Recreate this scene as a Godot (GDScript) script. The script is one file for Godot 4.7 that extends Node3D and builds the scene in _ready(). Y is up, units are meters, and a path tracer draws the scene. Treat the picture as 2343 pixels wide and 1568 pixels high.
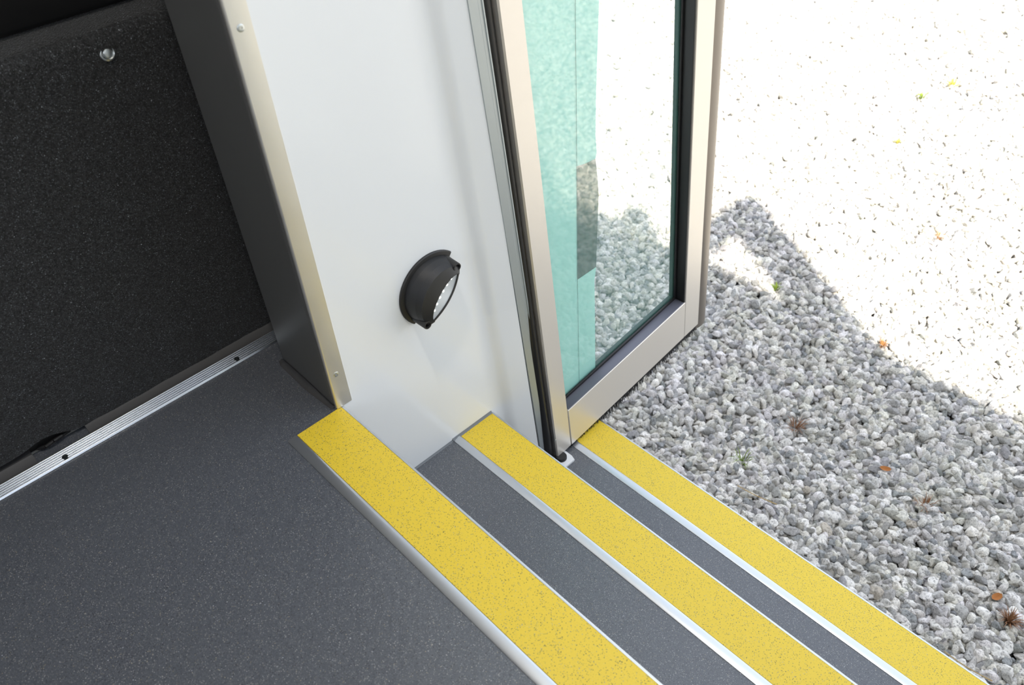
extends Node3D

# Entrance of a small passenger vehicle: steps, glazed door standing open, gravel outside.
# World: x along the step edges (0 = white entrance wall), y up (0 = vehicle floor), -z = outside.

const W := 0.0662          # depth of the yellow nosing insert
const W2 := 0.0794         # insert plus metal back strip
const Y2 := -0.2005        # middle step
const Z2 := -0.2398
const Y3 := -0.3814        # lowest step
const Z3 := -0.469
const YG := -0.68          # gravel
const XR := 1.04           # far side of the entrance
const LEAN := 0.098        # the body side leans inwards going up

var rng := RandomNumberGenerator.new()
var M := {}
var used := {}


# ---------------------------------------------------------------- mesh helpers
class MB:
	var v := PackedVector3Array()
	var n := PackedVector3Array()
	var c := PackedColorArray()
	var uv := PackedVector2Array()
	var col := Color(1, 1, 1)
	func tri(a: Vector3, b: Vector3, d: Vector3, na = null, nb = null, nd = null) -> void:
		# a, b, d counter-clockwise seen from outside
		var f := (b - a).cross(d - a)
		if f.length_squared() < 1e-20:
			return
		f = f.normalized()
		v.append_array(PackedVector3Array([a, d, b]))
		n.append_array(PackedVector3Array([na if na != null else f, nd if nd != null else f, nb if nb != null else f]))
		c.append_array(PackedColorArray([col, col, col]))
	func quad(a: Vector3, b: Vector3, d: Vector3, e: Vector3) -> void:
		tri(a, b, d)
		tri(a, d, e)
	func squad(a: Vector3, b: Vector3, d: Vector3, e: Vector3, na: Vector3, nb: Vector3, nd: Vector3, ne: Vector3) -> void:
		tri(a, b, d, na, nb, nd)
		tri(a, d, e, na, nd, ne)
	func mesh() -> ArrayMesh:
		var arr := []
		arr.resize(Mesh.ARRAY_MAX)
		arr[Mesh.ARRAY_VERTEX] = v
		arr[Mesh.ARRAY_NORMAL] = n
		arr[Mesh.ARRAY_COLOR] = c
		var m := ArrayMesh.new()
		m.add_surface_from_arrays(Mesh.PRIMITIVE_TRIANGLES, arr)
		return m
	# profile (counter-clockwise seen from +az) swept along az by length
	func extrude(prof: PackedVector2Array, o: Vector3, ax: Vector3, ay: Vector3, az: Vector3, smooth_deg := 0.0, caps := true) -> void:
		var lo: Array[Vector3] = []
		for p in prof:
			lo.append(o + ax * p.x + ay * p.y)
		var hi: Array[Vector3] = []
		for p in lo:
			hi.append(p + az)
		loft(lo, hi, smooth_deg, true)
		if caps:
			var t := Geometry2D.triangulate_polygon(prof)
			for k in range(0, t.size(), 3):
				var i0 := t[k]
				var i1 := t[k + 1]
				var i2 := t[k + 2]
				if (prof[i1] - prof[i0]).cross(prof[i2] - prof[i0]) < 0:
					var s := i1
					i1 = i2
					i2 = s
				tri(hi[i0], hi[i1], hi[i2])
				tri(lo[i0], lo[i2], lo[i1])
	func loft(lo: Array[Vector3], hi: Array[Vector3], smooth_deg := 0.0, closed := true) -> void:
		var cnt := lo.size()
		var fn: Array[Vector3] = []
		var last := cnt if closed else cnt - 1
		for i in last:
			var j := (i + 1) % cnt
			fn.append((lo[j] - lo[i]).cross(hi[i] - lo[i] + hi[j] - lo[j]).normalized())
		for i in last:
			var j := (i + 1) % cnt
			var f := fn[i]
			var n0 := f
			var n1 := f
			var ip := (i - 1 + last) % last if closed else i - 1
			var inx := (i + 1) % last if closed else i + 1
			if ip >= 0 and fn[ip].angle_to(f) < deg_to_rad(smooth_deg):
				n0 = (fn[ip] + f).normalized()
			if inx < last and fn[inx].angle_to(f) < deg_to_rad(smooth_deg):
				n1 = (fn[inx] + f).normalized()
			squad(lo[i], lo[j], hi[j], hi[i], n0, n1, n1, n0)
	func box(lo: Vector3, hi: Vector3, ch := 0.0) -> void:
		# chamfered along the z-running edges and the caps' rims where ch > 0
		if ch <= 0.0:
			extrude(PackedVector2Array([Vector2(lo.x, lo.y), Vector2(hi.x, lo.y), Vector2(hi.x, hi.y), Vector2(lo.x, hi.y)]), Vector3(0, 0, lo.z), Vector3.RIGHT, Vector3.UP, Vector3(0, 0, hi.z - lo.z))
			return
		var rings: Array = []
		for s in [[lo.z, ch], [lo.z + ch, 0.0], [hi.z - ch, 0.0], [hi.z, ch]]:
			var z: float = s[0]
			var e: float = s[1]
			var r: Array[Vector3] = []
			var k := ch if e == 0.0 else 0.0
			var x0: float = lo.x + e
			var x1: float = hi.x - e
			var y0: float = lo.y + e
			var y1: float = hi.y - e
			k = ch if e == 0.0 else ch * 0.4
			r.append_array([Vector3(x0 + k, y0, z), Vector3(x1 - k, y0, z), Vector3(x1, y0 + k, z), Vector3(x1, y1 - k, z), Vector3(x1 - k, y1, z), Vector3(x0 + k, y1, z), Vector3(x0, y1 - k, z), Vector3(x0, y0 + k, z)])
			rings.append(r)
		for i in 3:
			loft(rings[i], rings[i + 1], 50.0, true)
		for i in range(1, 7):
			tri(rings[3][0], rings[3][i], rings[3][i + 1])
			tri(rings[0][0], rings[0][i + 1], rings[0][i])
	# surface of revolution: prof = (radius, height) from bottom to top along axis
	func lathe(prof: PackedVector2Array, o: Vector3, axis: Vector3, seg := 20, smooth_deg := 40.0) -> void:
		var a := axis.normalized()
		var s := a.cross(Vector3(0.31, 0.87, -0.4)).normalized()
		var t := a.cross(s)
		for k in seg:
			var p0 := TAU * k / seg
			var p1 := TAU * (k + 1) / seg
			var d0 := s * cos(p0) + t * sin(p0)
			var d1 := s * cos(p1) + t * sin(p1)
			for i in prof.size() - 1:
				var q := prof[i]
				var r := prof[i + 1]
				var nn := Vector2(r.y - q.y, q.x - r.x).normalized()
				var na := nn
				var nb := nn
				if i > 0:
					var m := Vector2(q.y - prof[i - 1].y, prof[i - 1].x - q.x).normalized()
					if absf(m.angle_to(nn)) < deg_to_rad(smooth_deg):
						na = (m + nn).normalized()
				if i < prof.size() - 2:
					var m := Vector2(prof[i + 2].y - r.y, r.x - prof[i + 2].x).normalized()
					if absf(m.angle_to(nn)) < deg_to_rad(smooth_deg):
						nb = (m + nn).normalized()
				squad(o + d0 * q.x + a * q.y, o + d1 * q.x + a * q.y, o + d1 * r.x + a * r.y, o + d0 * r.x + a * r.y,
					d0 * na.x + a * na.y, d1 * na.x + a * na.y, d1 * nb.x + a * nb.y, d0 * nb.x + a * nb.y)


func numbered(called: String) -> String:
	var k: int = used.get(called, 0)
	used[called] = k + 1
	return called if k == 0 else "%s_%03d" % [called, k]


func obj(called: String, mb, mat: Material, parent: Node = self) -> MeshInstance3D:
	var o := MeshInstance3D.new()
	o.mesh = mb.mesh() if mb is MB else mb
	o.material_override = mat
	o.name = numbered(called) if parent == self else called
	parent.add_child(o, true)
	return o


func thing(called: String, at := Vector3.ZERO) -> Node3D:
	var o := Node3D.new()
	o.name = numbered(called)
	o.position = at
	add_child(o, true)
	return o


func tag(o: Node, label: String, category: String, group := "", kind := "") -> void:
	o.set_meta("label", label)
	o.set_meta("category", category)
	if group:
		o.set_meta("group", group)
	if kind:
		o.set_meta("kind", kind)


func V2(a: Array) -> PackedVector2Array:
	var p := PackedVector2Array()
	for k in range(0, a.size(), 2):
		p.append(Vector2(a[k], a[k + 1]))
	return p


# ---------------------------------------------------------------- materials
func mat(called: String, color: Color, rough: float, metal := 0.0) -> StandardMaterial3D:
	var m := StandardMaterial3D.new()
	m.resource_name = called
	m.albedo_color = color
	m.roughness = rough
	m.metallic = metal
	M[called] = m
	return m


func world_map(m: StandardMaterial3D, tile: float) -> void:
	m.uv1_triplanar = true
	m.uv1_world_triplanar = true
	m.uv1_triplanar_sharpness = 8.0
	m.uv1_scale = Vector3.ONE / tile


func noise_tex(freq: float, size: int, ramp: Array, octaves := 4, sd := 1, kind := FastNoiseLite.TYPE_SIMPLEX_SMOOTH) -> NoiseTexture2D:
	var f := FastNoiseLite.new()
	f.noise_type = kind
	f.frequency = freq
	f.fractal_octaves = octaves
	f.seed = sd
	var t := NoiseTexture2D.new()
	t.width = size
	t.height = size
	t.seamless = true
	t.noise = f
	var g := Gradient.new()
	var offs := PackedFloat32Array()
	var cols := PackedColorArray()
	for r in ramp:
		offs.append(r[0])
		cols.append(r[1])
	g.offsets = offs
	g.colors = cols
	t.color_ramp = g
	return t


# flecked sheet: base colour with small flecks of other colours. flecks = [[colour, count, smallest, largest], ...] in pixels
func fleck_image(size: int, base: Color, jitter: float, flecks: Array, sd: int) -> ImageTexture:
	var r := RandomNumberGenerator.new()
	r.seed = sd
	var data := PackedByteArray()
	data.resize(size * size * 3)
	var b0 := int(base.r * 255)
	var b1 := int(base.g * 255)
	var b2 := int(base.b * 255)
	var jit := PackedInt32Array()
	for i in 4099:
		jit.append(int(r.randfn(0.0, jitter * 255.0)))
	for i in size * size:
		var j := jit[(i * 7 + i / 977) % 4099]
		data[i * 3] = clampi(b0 + j, 0, 255)
		data[i * 3 + 1] = clampi(b1 + j, 0, 255)
		data[i * 3 + 2] = clampi(b2 + j, 0, 255)
	for f in flecks:
		var fc: Color = f[0]
		for i in int(f[1]):
			var cx := r.randi() % size
			var cy := r.randi() % size
			var rad := r.randf_range(f[2], f[3])
			var sq := r.randf_range(0.55, 1.0)
			var ang := r.randf() * PI
			var ca := cos(ang)
			var sa := sin(ang)
			var br := r.randf_range(0.75, 1.15)
			var k := int(ceil(rad))
			for y in range(-k, k + 1):
				for x in range(-k, k + 1):
					var p := x * ca + y * sa
					var q := (-x * sa + y * ca) / sq
					if p * p + q * q <= rad * rad:
						var at := (posmod(cy + y, size) * size + posmod(cx + x, size)) * 3
						data[at] = clampi(int(fc.r * br * 255), 0, 255)
						data[at + 1] = clampi(int(fc.g * br * 255), 0, 255)
						data[at + 2] = clampi(int(fc.b * br * 255), 0, 255)
	return ImageTexture.create_from_image(Image.create_from_data(size, size, false, Image.FORMAT_RGB8, data))


func make_materials() -> void:
	var m := mat("vinyl_grey", Color.WHITE, 0.33)
	m.metallic_specular = 0.62
	m.albedo_texture = fleck_image(2048, Color(0.318, 0.336, 0.362), 0.035, [[Color(0.40, 0.41, 0.43), 150000, 0.6, 1.5], [Color(0.66, 0.66, 0.64), 80000, 0.6, 1.35], [Color(0.20, 0.21, 0.23), 50000, 0.7, 1.6], [Color(0.68, 0.63, 0.50), 10000, 0.6, 1.3], [Color(0.8, 0.82, 0.85), 2500, 0.7, 1.2]], 11)
	world_map(m, 0.62)
	m.heightmap_enabled = true
	m.heightmap_texture = noise_tex(0.09, 512, [[0.0, Color.BLACK], [1.0, Color.WHITE]], 3, 5)
	m.heightmap_scale = 0.03
	m = mat("vinyl_yellow", Color.WHITE, 0.45)
	m.albedo_texture = fleck_image(2048, Color(0.885, 0.765, 0.215), 0.012, [[Color(0.78, 0.70, 0.36), 14000, 0.9, 2.0], [Color(0.42, 0.42, 0.24), 36000, 0.7, 1.6], [Color(0.66, 0.63, 0.50), 15000, 0.8, 1.8], [Color(0.28, 0.30, 0.22), 7000, 0.7, 1.5]], 12)
	world_map(m, 0.62)
	m = mat("carpet", Color.WHITE, 0.95)
	m.albedo_texture = fleck_image(1024, Color(0.13, 0.135, 0.14), 0.05, [[Color(0.055, 0.055, 0.06), 34000, 1.0, 3.2], [Color(0.24, 0.25, 0.26), 30000, 0.8, 2.0], [Color(0.38, 0.40, 0.42), 9000, 0.7, 1.5], [Color(0.66, 0.68, 0.70), 1500, 0.6, 1.2]], 13)
	world_map(m, 0.42)
	m.heightmap_enabled = true
	m.heightmap_texture = noise_tex(0.42, 512, [[0.0, Color.BLACK], [1.0, Color.WHITE]], 2, 6)
	m.heightmap_scale = 0.16
	m.rim_enabled = true
	m.rim = 0.35
	m.rim_tint = 0.4
	mat("white_panel", Color(0.905, 0.918, 0.925), 0.16)
	m = mat("steel", Color(0.90, 0.89, 0.86), 0.42, 0.85)
	m.roughness_texture = noise_tex(0.02, 256, [[0.0, Color(0.8, 0.8, 0.8)], [1.0, Color(1, 1, 1)]], 3, 7)
	world_map(m, 0.3)
	mat("aluminium", Color(0.78, 0.80, 0.825), 0.36, 0.92)
	mat("strip_metal", Color(0.80, 0.825, 0.86), 0.26, 0.95)
	mat("screw_metal", Color(0.78, 0.80, 0.80), 0.3, 0.95)
	mat("screw_dark", Color(0.20, 0.22, 0.23), 0.45, 0.6)
	mat("door_metal", Color(0.87, 0.85, 0.82), 0.40, 0.62)
	mat("profile_metal", Color(0.50, 0.475, 0.45), 0.36, 0.75)
	mat("hinge_metal", Color(0.21, 0.21, 0.21), 0.32, 0.6)
	mat("jamb_metal", Color(0.68, 0.71, 0.72), 0.4, 0.75)
	mat("dark_panel", Color(0.34, 0.34, 0.335), 0.4)
	mat("rubber", Color(0.09, 0.09, 0.095), 0.55)
	mat("black_bead", Color(0.135, 0.14, 0.14), 0.4)
	mat("grey_bead", Color(0.40, 0.405, 0.45), 0.5, 0.2)
	mat("caulk", Color(0.44, 0.46, 0.48), 0.6)
	mat("cove", Color(0.25, 0.25, 0.255), 0.6)
	mat("black_void", Color(0.02, 0.02, 0.022), 0.9)
	m = mat("lamp_black", Color(0.13, 0.135, 0.145), 0.5)
	m.heightmap_enabled = true
	m.heightmap_texture = noise_tex(0.45, 256, [[0.0, Color.BLACK], [1.0, Color.WHITE]], 2, 8)
	m.heightmap_scale = 0.035
	m.uv1_triplanar = true
	m.uv1_scale = Vector3.ONE * 12.0
	mat("lamp_smooth", Color(0.14, 0.14, 0.14), 0.42)
	mat("lamp_lens", Color(0.72, 0.74, 0.75), 0.3)
	m = mat("led_lit", Color(1, 1, 1), 0.4)
	m.emission_enabled = true
	m.emission = Color(1, 1, 0.98)
	m.emission_energy_multiplier = 3.0
	mat("brush", Color(0.07, 0.07, 0.075), 0.9)
	mat("bracket_white", Color(0.88, 0.89, 0.9), 0.35)
	m = mat("glass", Color(0.60, 0.88, 0.82, 0.16), 0.02)
	m.transparency = BaseMaterial3D.TRANSPARENCY_ALPHA
	m = mat("teal_sheet", Color(0.67, 0.875, 0.84, 0.925), 0.5)
	m.transparency = BaseMaterial3D.TRANSPARENCY_ALPHA
	mat("sheet_edge", Color(0.28, 0.40, 0.38), 0.6)
	m = mat("sheet_dark", Color(0.09, 0.10, 0.095, 0.85), 0.4)
	m.transparency = BaseMaterial3D.TRANSPARENCY_ALPHA
	m = mat("window_glass", Color(0.85, 0.9, 0.9, 0.08), 0.02)
	m.transparency = BaseMaterial3D.TRANSPARENCY_ALPHA
	mat("body_white", Color(0.9, 0.9, 0.9), 0.3)
	mat("interior_grey", Color(0.66, 0.66, 0.65), 0.8)
	# gravel
	m = mat("stone", Color.WHITE, 0.85)
	m.vertex_color_use_as_albedo = true
	m.albedo_texture = fleck_image(512, Color(0.93, 0.93, 0.925), 0.03, [[Color(1, 1, 1), 1500, 3.0, 10.0], [Color(0.80, 0.80, 0.80), 1100, 3.0, 9.0], [Color(0.62, 0.62, 0.63), 600, 1.5, 4.5], [Color(0.42, 0.42, 0.44), 160, 1.0, 3.0]], 14)
	m.uv1_triplanar = true
	m.uv1_scale = Vector3.ONE * 0.075
	m = mat("soil", Color.WHITE, 0.95)
	m.albedo_texture = noise_tex(0.035, 512, [[0.0, Color(0.30, 0.27, 0.24)], [0.45, Color(0.42, 0.40, 0.37)], [0.6, Color(0.66, 0.65, 0.63)], [1.0, Color(0.8, 0.8, 0.79)]], 5, 9)
	world_map(m, 0.35)
	for g in [["grass_green", Color(0.42, 0.50, 0.14)], ["grass_yellow", Color(0.70, 0.66, 0.25)], ["dry_brown", Color(0.50, 0.35, 0.23)], ["dry_orange", Color(0.62, 0.43, 0.24)], ["straw", Color(0.66, 0.56, 0.36)], ["leaf_orange", Color(0.60, 0.37, 0.15)]]:
		m = mat(g[0], g[1], 0.8)
		m.cull_mode = BaseMaterial3D.CULL_DISABLED


# ---------------------------------------------------------------- things
func screw(at: Vector3, axis: Vector3, r: float, parent: Node, material: Material = null, called := "screw") -> void:
	var a := axis.normalized()
	var mb := MB.new()
	mb.lathe(V2([r * 1.02, 0.0, r, r * 0.12, r * 0.86, r * 0.2, r * 0.42, r * 0.22, r * 0.34, r * -0.15, 0.0, r * -0.2]), at, a, 16)
	# cross slot ridges left between the four recess arms
	var s := a.cross(Vector3(0.2, 0.9, 0.3)).normalized()
	var t := a.cross(s)
	for k in 4:
		var ang := PI / 4 + PI / 2 * k
		var d := s * cos(ang) + t * sin(ang)
		var e := a.cross(d)
		var c := at + d * r * 0.3
		var h := a * r * 0.215
		mb.quad(c + d * r * 0.16 - e * r * 0.12 + h, c + d * r * 0.16 + e * r * 0.12 + h, c - d * r * 0.14 + e * r * 0.03 + h, c - d * r * 0.14 - e * r * 0.03 + h)
	obj(called, mb, material if material else M.screw_metal, parent)


func nosing(y: float, z: float, x0: float, label: String) -> void:
	var t := thing("stair_nosing", Vector3(x0, y, z))
	var len := XR - x0
	var X := Vector3.RIGHT
	# profiles are drawn in (depth towards the inside, height) and swept along x; ax = -z so that ax x ay = x
	var ax := Vector3(0, 0, -1)
	var ay := Vector3.UP
	var mb := MB.new()
	mb.extrude(V2([-W + 0.0004, 0.0002, -0.0012, 0.0002, -0.0004, 0.0004, -0.0012, 0.0012, -W + 0.0006, 0.0012]), Vector3.ZERO, ax, ay, X * len, 30)
	obj("insert", mb, M.vinyl_yellow, t)
	mb = MB.new()
	mb.extrude(V2([-W2, 0.0002, -W - 0.0002, 0.0002, -W - 0.0002, 0.0018, -W - 0.0012, 0.0026, -W - 0.0035, 0.0028, -W2 + 0.002, 0.0017, -W2, 0.0008]), Vector3.ZERO, ax, ay, X * len, 50)
	obj("back_strip", mb, M.aluminium, t)
	mb = MB.new()
	mb.extrude(V2([0.0002, -0.006, 0.0026, -0.006, 0.003, -0.0015, 0.0024, 0.0004, 0.0012, 0.0012, -0.0004, 0.0008]), Vector3.ZERO, ax, ay, X * len, 60)
	obj("front_lip", mb, M.aluminium, t)
	tag(t, label, "stair nosing", "yellow stair nosings")


func step(y: float, z_back: float, z_front: float, y_below: float, label: String) -> void:
	var t := thing("entrance_step", Vector3(0, y, z_back))
	var mb := MB.new()
	mb.box(Vector3(0, -0.03, z_front - z_back + 0.0008), Vector3(XR, 0, 0))
	obj("tread", mb, M.vinyl_grey, t)
	mb = MB.new()
	mb.box(Vector3(0, y_below - y, z_front - z_back + 0.0008), Vector3(XR, -0.0302, z_front - z_back + 0.02))
	obj("riser", mb, M.vinyl_grey, t)
	tag(t, label, "step")


func step_lamp() -> void:
	var t := thing("step_lamp", Vector3(0, 0.097, -0.158))
	var tv := Vector3(0, -0.722, 0.692).normalized()    # along the straight edge
	var bv := Vector3(0, 0.692, 0.722)                  # towards the round side
	var X := Vector3.RIGHT
	var t0 := -0.003
	var b0 := -0.003
	var P := func(tt: float, bb: float, x: float) -> Vector3: return tv * (t0 + tt) + bv * (b0 + bb) + X * x
	var SEG := 28
	# flange: half disc, its straight side a little bowed outwards
	var half := func(rt: float, rb: float, x: float, bow: float) -> Array[Vector3]:
		var r: Array[Vector3] = []
		for k in SEG + 1:
			var a := PI * k / SEG
			r.append(P.call(cos(a) * rt, sin(a) * rb, x))
		for k in range(1, 8):
			var u := -1.0 + 2.0 * k / 8
			r.append(P.call(u * rt, -bow * (1.0 - u * u), x))
		return r
	var side: float = (P.call(1, 0, 0) - P.call(0, 0, 0)).cross(P.call(0, 1, 0) - P.call(0, 0, 0)).x
	var put := func(mb: MB, rings: Array, cap: bool) -> void:
		for k in rings.size() - 1:
			var a: Array[Vector3] = rings[k].duplicate()
			var b: Array[Vector3] = rings[k + 1].duplicate()
			if side < 0:
				a.reverse()
				b.reverse()
			mb.loft(a, b, 35, true)
		if cap:
			var r: Array[Vector3] = rings[-1].duplicate()
			if side < 0:
				r.reverse()
			var mid := Vector3.ZERO
			for p in r:
				mid += p
			mid /= r.size()
			for k in r.size():
				mb.tri(mid, r[k], r[(k + 1) % r.size()])
	var mb := MB.new()
	put.call(mb, [half.call(0.0525, 0.0515, 0.0002, 0.004), half.call(0.0525, 0.0515, 0.0022, 0.004), half.call(0.0515, 0.0505, 0.0032, 0.004), half.call(0.047, 0.046, 0.0036, 0.004)], true)
	obj("flange", mb, M.lamp_smooth, t)
	# housing wall up to the crest
	mb = MB.new()
	put.call(mb, [half.call(0.0462, 0.0455, 0.003, 0.003), half.call(0.0455, 0.044, 0.010, 0.003), half.call(0.0438, 0.040, 0.019, 0.003), half.call(0.0418, 0.0345, 0.0265, 0.003)], true)
	obj("housing", mb, M.lamp_black, t)
	# visor: flat sloping band from the crest to the edge of the light opening, then the reveal
	var arc := func(rt: float, rb: float, x: float) -> Array[Vector3]:
		var r: Array[Vector3] = []
		for k in SEG + 1:
			var a := PI * k / SEG
			r.append(P.call(cos(a) * rt, sin(a) * rb, x))
		return r
	mb = MB.new()
	var strip := func(a: Array[Vector3], b: Array[Vector3]) -> void:
		if side < 0:
			a.reverse()
			b.reverse()
		mb.loft(a, b, 25, false)
	strip.call(arc.call(0.0418, 0.0345, 0.0264), arc.call(0.0345, 0.0150, 0.0312))
	strip.call(arc.call(0.0345, 0.0150, 0.0312), arc.call(0.0337, 0.0140, 0.0312))
	strip.call(arc.call(0.0337, 0.0140, 0.0312), arc.call(0.0337, 0.0140, 0.0268))
	obj("visor", mb, M.lamp_smooth, t)
	# lens: pale crescent set into the opening
	mb = MB.new()
	var N := 24
	for k in N:
		var u0 := -1.0 + 2.0 * k / N
		var u1 := -1.0 + 2.0 * (k + 1) / N
		var hi0 := 0.0140 * sqrt(maxf(0, 1 - u0 * u0))
		var hi1 := 0.0140 * sqrt(maxf(0, 1 - u1 * u1))
		var lo0 := -0.0085 * (1 - u0 * u0)
		var lo1 := -0.0085 * (1 - u1 * u1)
		var q := [P.call(u0 * 0.0337, lo0, 0.0270), P.call(u1 * 0.0337, lo1, 0.0270), P.call(u1 * 0.0337, hi1, 0.0270), P.call(u0 * 0.0337, hi0, 0.0270)]
		if side > 0:
			mb.quad(q[0], q[1], q[2], q[3])
		else:
			mb.quad(q[3], q[2], q[1], q[0])
	obj("lens", mb, M.lamp_lens, t)
	# thin rim below the lens
	mb = MB.new()
	for k in N:
		var u0 := -1.0 + 2.0 * k / N
		var u1 := -1.0 + 2.0 * (k + 1) / N
		var a0: Vector3 = P.call(u0 * 0.0352, -0.0085 * (1 - u0 * u0) - 0.0005, 0.0280)
		var a1: Vector3 = P.call(u1 * 0.0352, -0.0085 * (1 - u1 * u1) - 0.0005, 0.0280)
		var d := (a1 - a0).normalized()
		mb.extrude(V2([-0.0009, -0.0009, 0.0009, -0.0009, 0.0009, 0.0009, -0.0009, 0.0009]), a0, X, d.cross(X), a1 - a0, 0)
	obj("rim", mb, M.lamp_smooth, t)
	for k in 6:
		var u := -0.72 + 1.36 * k / 5
		mb = MB.new()
		var at: Vector3 = P.call(u * 0.0337, 0.0085 * sqrt(1 - u * u), 0.0270)
		mb.lathe(V2([0.0016, 0, 0.0014, 0.0008, 0.0008, 0.0013, 0, 0.0014]), at, X, 10)
		obj("led", mb, M.led_lit, t)
	for s in [-1.0, 1.0]:
		mb = MB.new()
		var at: Vector3 = P.call(0.0007 + s * 0.0410, 0.0062, 0)
		mb.lathe(V2([0.0064, 0.003, 0.0060, 0.0275, 0.0056, 0.0290, 0.0043, 0.0290, 0.0039, 0.0275, 0.0039, 0.020, 0, 0.020]), at, X, 20, 20)
		obj("screw_boss", mb, M.lamp_smooth, t)
	var l := OmniLight3D.new()
	l.name = "step_lamp_glow"
	l.light_energy = 0.00015
	l.light_size = 0.02
	l.omni_range = 6.0
	l.omni_attenuation = 2.0
	l.shadow_enabled = true
	l.position = t.position + P.call(0.0, -0.004, 0.040)
	add_child(l)
	tag(t, "black half-moon step light with a row of lit lamps on the white wall", "light")


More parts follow.
